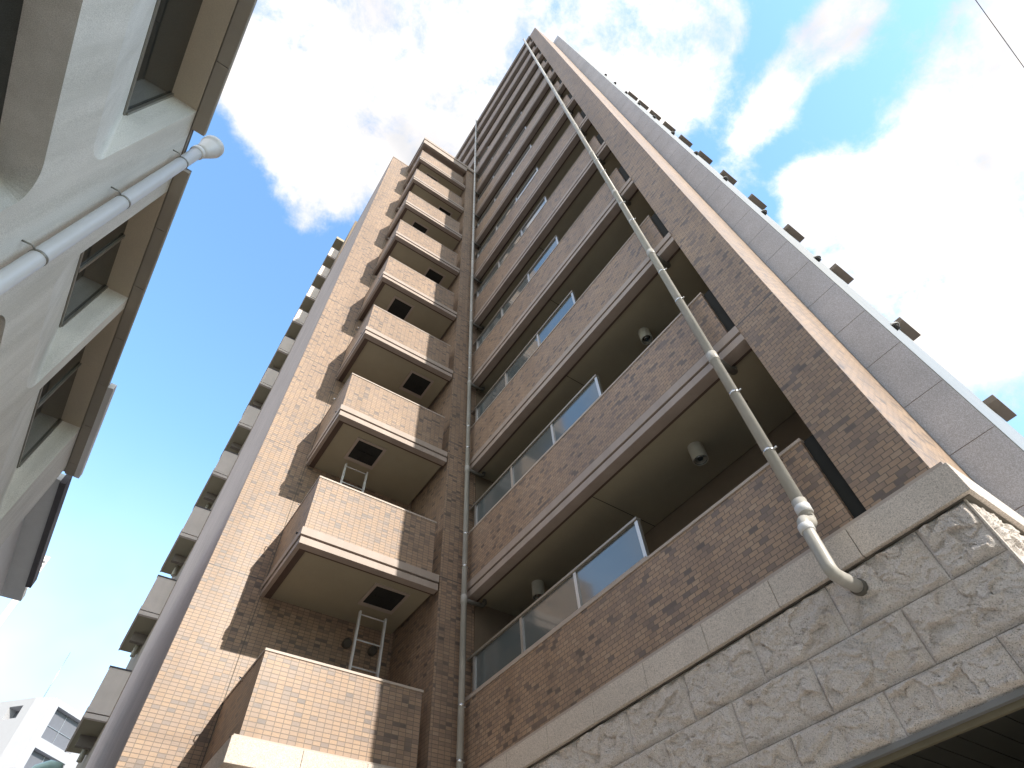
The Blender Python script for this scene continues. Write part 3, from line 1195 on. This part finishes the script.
edges = loop(fb, outer)
for y0, y1 in WINS:
    for hb, ht in ((2.1, 4.35), (-0.8, 1.45)):
        edges += loop(fb, opening(y0, y1, hb, ht, 0.26, False, 0.0))
bmesh.ops.triangle_fill(fb, use_beauty=True, use_dissolve=False, edges=edges)
me = bpy.data.meshes.new('facade')
fb.normal_update()
for f in fb.faces:
    if f.normal.x < 0:
        f.normal_flip()
fb.to_mesh(me)
fb.free()
me.materials.append(M['stucco'])
o = bpy.data.objects.new('facade', me)
COL.objects.link(o)
o.parent = left

rec = MB()
soff = MB()


def loft(mb, a, b_, closed):
    va = [mb.bm.verts.new(p) for p in a]
    vb = [mb.bm.verts.new(p) for p in b_]
    n = len(a)
    for i in range(n if closed else n - 1):
        j = (i + 1) % n
        mb.bm.faces.new((va[i], va[j], vb[j], vb[i]))


for y0, y1 in WINS:
    loft(rec, opening(y0, y1, 5.02, EH, 0.26, True, 0.0), opening(y0 + 0.004, y1 - 0.004, 6.20, EH, 0.02, True, -GD), False)
    for hb, ht in ((2.1, 4.35), (-0.8, 1.45)):
        A_ = opening(y0, y1, hb, ht, 0.26, False, 0.0)
        B_ = opening(y0 + 0.004, y1 - 0.004, hb + 1.15, ht, 0.02, False, -GD)
        # split so that the horizontal head keeps its own, browner coat
        loft(rec, A_, B_, True)
    for h0, h1 in ((6.20, EH), (3.25, 4.35), (0.35, 1.45)):
        w = MB()
        w.box(-GD - 0.03, -GD + 0.002 - 0.0, y0 + 0.005, y1 - 0.005, Z(h0), Z(h1) - 0.003)
        pane = w.build('window', M['dark_glass'], left)
        f = MB()
        xf0, xf1 = -GD + 0.003, -GD + 0.030
        f.box(xf0, xf1 - 0.012, y0 + 0.006, y1 - 0.006, Z(h0 - 0.0), Z(h0 + 0.03))
        f.box(xf0, xf1, y0 + 0.006, y0 + 0.036, Z(h0 + 0.031), Z(h1) - 0.006)
        f.box(xf0, xf1, y1 - 0.036, y1 - 0.006, Z(h0 + 0.031), Z(h1) - 0.006)
        mid = y0 + (y1 - y0) * 0.5
        f.box(xf0, xf1 - 0.004, mid - 0.022, mid + 0.022, Z(h0 + 0.031), Z(h1) - 0.006)
        f.build('window_frame', M['frame'], pane)
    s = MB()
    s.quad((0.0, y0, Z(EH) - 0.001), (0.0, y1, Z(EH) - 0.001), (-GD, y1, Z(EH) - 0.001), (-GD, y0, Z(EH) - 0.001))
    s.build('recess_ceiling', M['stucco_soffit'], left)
r_o = rec.build('window_recess', M['stucco'], left)
# round the lower heads keep the stucco; the wall body and roof behind
b = MB()
b.box(-8.0, -GD - 0.04, FL, END - 0.01, Z(-1.5), Z(EH + 0.02))
b.box(-GD - 0.04, -0.003, END - 0.35, END - 0.002, Z(-1.5), Z(EH))
b.box(-GD - 0.04, -0.003, FL, FL + 0.2, Z(-1.5), Z(EH))
b.build('wall', M['stucco'], left)
pieces = [(-3.64, -2.64), (-2.64, -1.64), (-1.64, -0.64), (-0.64, 0.36), (0.36, 1.36), (1.36, 2.36), (2.36, 3.22), (3.74, 4.66), (4.66, 5.66), (5.66, 6.66), (6.66, 7.66), (7.66, 8.65), (8.65, 9.65), (9.65, 9.98)]
for ya, yb in pieces:
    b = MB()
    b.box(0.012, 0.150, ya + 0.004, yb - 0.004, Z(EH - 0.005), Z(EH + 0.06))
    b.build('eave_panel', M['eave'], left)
b = MB()
b.box(-8.0, 0.140, FL - 0.4, 3.21, Z(EH + 0.062), Z(EH + 0.11))
b.box(-8.0, 0.012, 3.21, 3.75, Z(EH + 0.062), Z(EH + 0.11))
b.box(-8.0, 0.140, 3.75, 9.97, Z(EH + 0.062), Z(EH + 0.11))
b.build('roof', M['slate'], left)
b = MB()
b.box(-8.0, 0.010, FL - 0.4, 9.97, Z(EH + 0.021), Z(EH + 0.06))
b.build('roof_edge', M['eave'], left)
b = MB()
b.box(0.152, 0.235, 7.66, 9.99, Z(EH + 0.0), Z(EH + 0.11))
b.build('gutter', M['white'], left)

# white rainwater pipe with its hopper
wp = empty('downpipe', (-1.84, 3.5, 0))
tag(wp, 'white downpipe with a flared hopper at the eave of the stucco building', 'drainpipe')
PX, PY = -1.835, 3.50
c = MB()
c.tube([(PX, PY, Z(-1.5)), (PX, PY, Z(7.42))], 0.066, 20)
c.build('pipe', M['pipe_white'], wp)
c = MB()
c.tube([(PX, PY, Z(7.36)), (PX, PY, Z(7.37)), (PX, PY, Z(7.43)), (PX, PY, Z(7.44))], [0.068, 0.082, 0.082, 0.07], 20)
c.tube([(PX + 0.0, PY, Z(7.44)), (PX + 0.02, PY, Z(7.50)), (PX + 0.04, PY, Z(7.66)), (PX + 0.04, PY, Z(7.72)), (PX + 0.04, PY, Z(7.73)), (PX + 0.04, PY, Z(7.80))], [0.080, 0.085, 0.118, 0.122, 0.134, 0.134], 24)
c.build('hopper', M['pipe_white'], wp)
for h in (1.2, 2.85, 4.3, 5.6, 6.95):
    c = MB()
    c.tube([(PX, PY, Z(h - 0.012)), (PX, PY, Z(h + 0.012))], 0.070, 20)
    c.tube([(PX - 0.03, PY - 0.06, Z(h)), (PX - 0.05, PY - 0.09, Z(h)), (PX - 0.13, PY - 0.09, Z(h))], 0.008, 8)
    c.build('pipe_clamp', M['frame'], wp)

# ================================================================== unseen block added behind the camera to shade the stucco building
shade_blk = empty('added_shade_block', (-4.0, -20.0, 0))
tag(shade_blk, 'plain rendered block behind the viewer, added to shade the stucco building', 'building')
b = MB()
b.box(-7.0, 3.2, -28.0, -14.0, 0, 23.5)
b.build('wall', M['earthen'], shade_blk)
b = MB()
b.box(-7.15, 3.35, -28.15, -13.85, 23.5, 23.85)
b.build('roof_edge', M['coping'], shade_blk)
for k in range(7):
    for x in (-6.0, -3.4, -0.8):
        f = MB()
        f.box(x, x + 1.8, -14.0, -13.97, 1.0 + 2.95 * k, 2.4 + 2.95 * k)
        fo = f.build('window', M['frame'], shade_blk)
        f = MB()
        f.box(x + 0.05, x + 1.75, -13.969, -13.96, 1.05 + 2.95 * k, 2.35 + 2.95 * k)
        f.build('pane', M['dark_glass'], fo)

# ================================================================== grey-eaved house beyond
gh = empty('grey_house', (-3.5, 12.3, 0))
tag(gh, 'pale house with a grey eave soffit just beyond the stucco building', 'building')
b = MB()
b.box(-8.0, -2.43, 10.25, 14.3, Z(-1.5), Z(7.3))
b.build('wall', M['white'], gh)
b = MB()
b.box(-8.0, -2.07, 10.2, 14.42, Z(7.28), Z(7.42))
b.build('soffit', M['grey_soffit'], gh)
b = MB()
b.box(-2.07, -1.97, 10.2, 13.75, Z(7.24), Z(7.44))
b.build('fascia', M['slate'], gh)

# ================================================================== slim white upright panel
sp_ = empty('sign_panel', (-3.7, 25, 0))
tag(sp_, 'slim white upright panel rising past the grey eave at the left edge', 'sign panel')
b = MB()
b.box(-3.83, -3.66, 24.9, 25.0, Z(-1.5), Z(14.45), 0.01)
b.build('panel', M['white'], sp_)
b = MB()
b.box(-3.655, -3.64, 24.91, 24.99, Z(-1.5), Z(14.45))
b.build('edge_trim', M['alu'], sp_)
b = MB()
for h in (14.16, 13.98):
    b.box(-3.80, -3.69, 24.88, 24.899, Z(h), Z(h + 0.06))
b.build('slot', M['screen'], sp_)

# ================================================================== white building in the distance
wb = empty('white_building', (-2.33, 60.0, 0))
tag(wb, 'white apartment block far off at the lower left with grey recessed balconies', 'building')
d1 = Vector((0.739, 0.674, 0))
d2 = Vector((-0.721, 0.693, 0))
P0 = Vector((-2.33, 60.0, 0))
P1 = Vector((-3.62, 60.74, 0))


def prism(mb, pts, z0, z1):
    lo = [mb.bm.verts.new((p.x, p.y, z0)) for p in pts]
    hi = [mb.bm.verts.new((p.x, p.y, z1)) for p in pts]
    n = len(pts)
    for i in range(n):
        mb.bm.faces.new((lo[i], lo[(i + 1) % n], hi[(i + 1) % n], hi[i]))
    mb.bm.faces.new(hi)
    mb.bm.faces.new(list(reversed(lo)))


Tz = Z(23.7)
inn = 0.45                      # depth of the balcony recesses
n1v = Vector((d1.y, -d1.x, 0))  # outward of the right face
n2v = Vector((-d2.y, d2.x, 0))
if n2v.y > 0:
    n2v = -n2v
# core behind the recesses, then piers and bands in front of it
core = MB()
a0 = P0 - n1v * inn
prism(core, [P0 + d1 * 0.25 - n1v * inn, P0 + d1 * 12 - n1v * inn, P0 + d1 * 12 - n1v * 9, P0 - n1v * 9 + d1 * 0.25], 0, Tz - 0.05)
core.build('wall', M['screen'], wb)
fr = MB()


def face_box(mb, P, d, nrm, s0, s1, z0, z1, dep0, dep1):
    prism(mb, [P + d * s0 - nrm * dep0, P + d * s1 - nrm * dep0, P + d * s1 - nrm * dep1, P + d * s0 - nrm * dep1], z0, z1)


face_box(fr, P0, d1, n1v, 0.0, 0.68, 0, Tz, 0.0, inn)
face_box(fr, P0, d1, n1v, 4.1, 12, 0, Tz - 0.0, 0.0, inn)
for k in range(9):
    top = Z(23.25) - 3.0 * k
    face_box(fr, P0, d1, n1v, 0.68, 4.1, top - 3.0, top - 2.30, 0.0, inn * 0.999)
face_box(fr, P0, d1, n1v, 0.68, 4.1, Z(23.25), Tz, 0.0, inn * 0.999)
# stepped corner and the left wing
back = Vector((0.25, 0.6, 0))
prism(fr, [P0, P1, P1 + back, P0 + back], 0, Tz - 0.02)
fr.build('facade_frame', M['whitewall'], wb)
lf = MB()
Q = P1
for k in range(9):
    top = Z(23.15) - 1.58 * k * 1.9
    face_box(lf, Q, d2, n2v, 0.75, 1.95, top - 3.0, top - 0.95, 0.0, 0.8)
face_box(lf, Q, d2, n2v, 0.75, 1.95, Z(23.15), Tz - 0.01, 0.0, 0.8)
face_box(lf, Q, d2, n2v, 0.0, 0.75, 0, Tz - 0.01, 0.0, 0.8)
face_box(lf, Q, d2, n2v, 1.95, 9, 0, Tz - 0.01, 0.0, 0.8)
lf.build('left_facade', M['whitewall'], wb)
lf = MB()
face_box(lf, Q, d2, n2v, 0.0, 9, 0, Tz - 0.03, 0.801, 6.0)
lf.build('left_core', M['screen'], wb)
ln = MB()
for k in range(9):
    top = Z(23.25) - 3.0 * k
    face_box(ln, P0, d1, n1v, 0.68, 4.1, top - 1.25, top - 1.22, 0.40, 0.43)
    face_box(ln, P0, d1, n1v, 2.3, 2.33, top - 2.3, top, 0.40, 0.43)
ln.build('screen_bars', M['alu'], wb)
an = MB()
an.tube([(-3.2, 61.5, Tz - 0.1), (-3.2, 61.5, Tz + 4.2)], 0.03, 8)
an.build('lightning_rod', M['alu'], wb)

# ================================================================== street lamp head, bottom left
sl_ = empty('street_lamp', (0.16, 20.2, 0))
tag(sl_, 'pale green curved street lamp head peeking in front of the white block', 'street lamp')
c = MB()
c.tube([(-0.9, 20.2, 0), (-0.9, 20.2, Z(5.5)), (-0.80, 20.2, Z(5.95)), (-0.5, 20.2, Z(6.15))], [0.07, 0.05, 0.045, 0.04], 12)
c.build('pole', M['green'], sl_)
c = MB()
c.tube([(-0.5, 20.2, Z(6.12)), (-0.35, 20.2, Z(6.30)), (-0.1, 20.2, Z(6.42)), (0.12, 20.2, Z(6.42)), (0.24, 20.2, Z(6.33))], [0.05, 0.11, 0.14, 0.12, 0.03], 16)
c.build('lamp_head', M['green'], sl_)

# ================================================================== overhead cable, upper right
cb = empty('overhead_cable', (8, -4.3, Z(11)))
tag(cb, 'thin dark cable crossing the sky in the upper right corner', 'cable')
c = MB()
pts = []
for i in range(41):
    t = i / 40
    x = -2 + 22 * t
    pts.append((x, -4.34 + 0.0155 * (x - 5), Z(11.0) - 0.25 * (1 - ((x - 8) / 11) ** 2) * 0))
c.tube(pts, 0.006, 6)
c.build('strand', M['cable'], cb)

for o in bpy.data.objects:
    if '_local' in o:
        del o['_local']
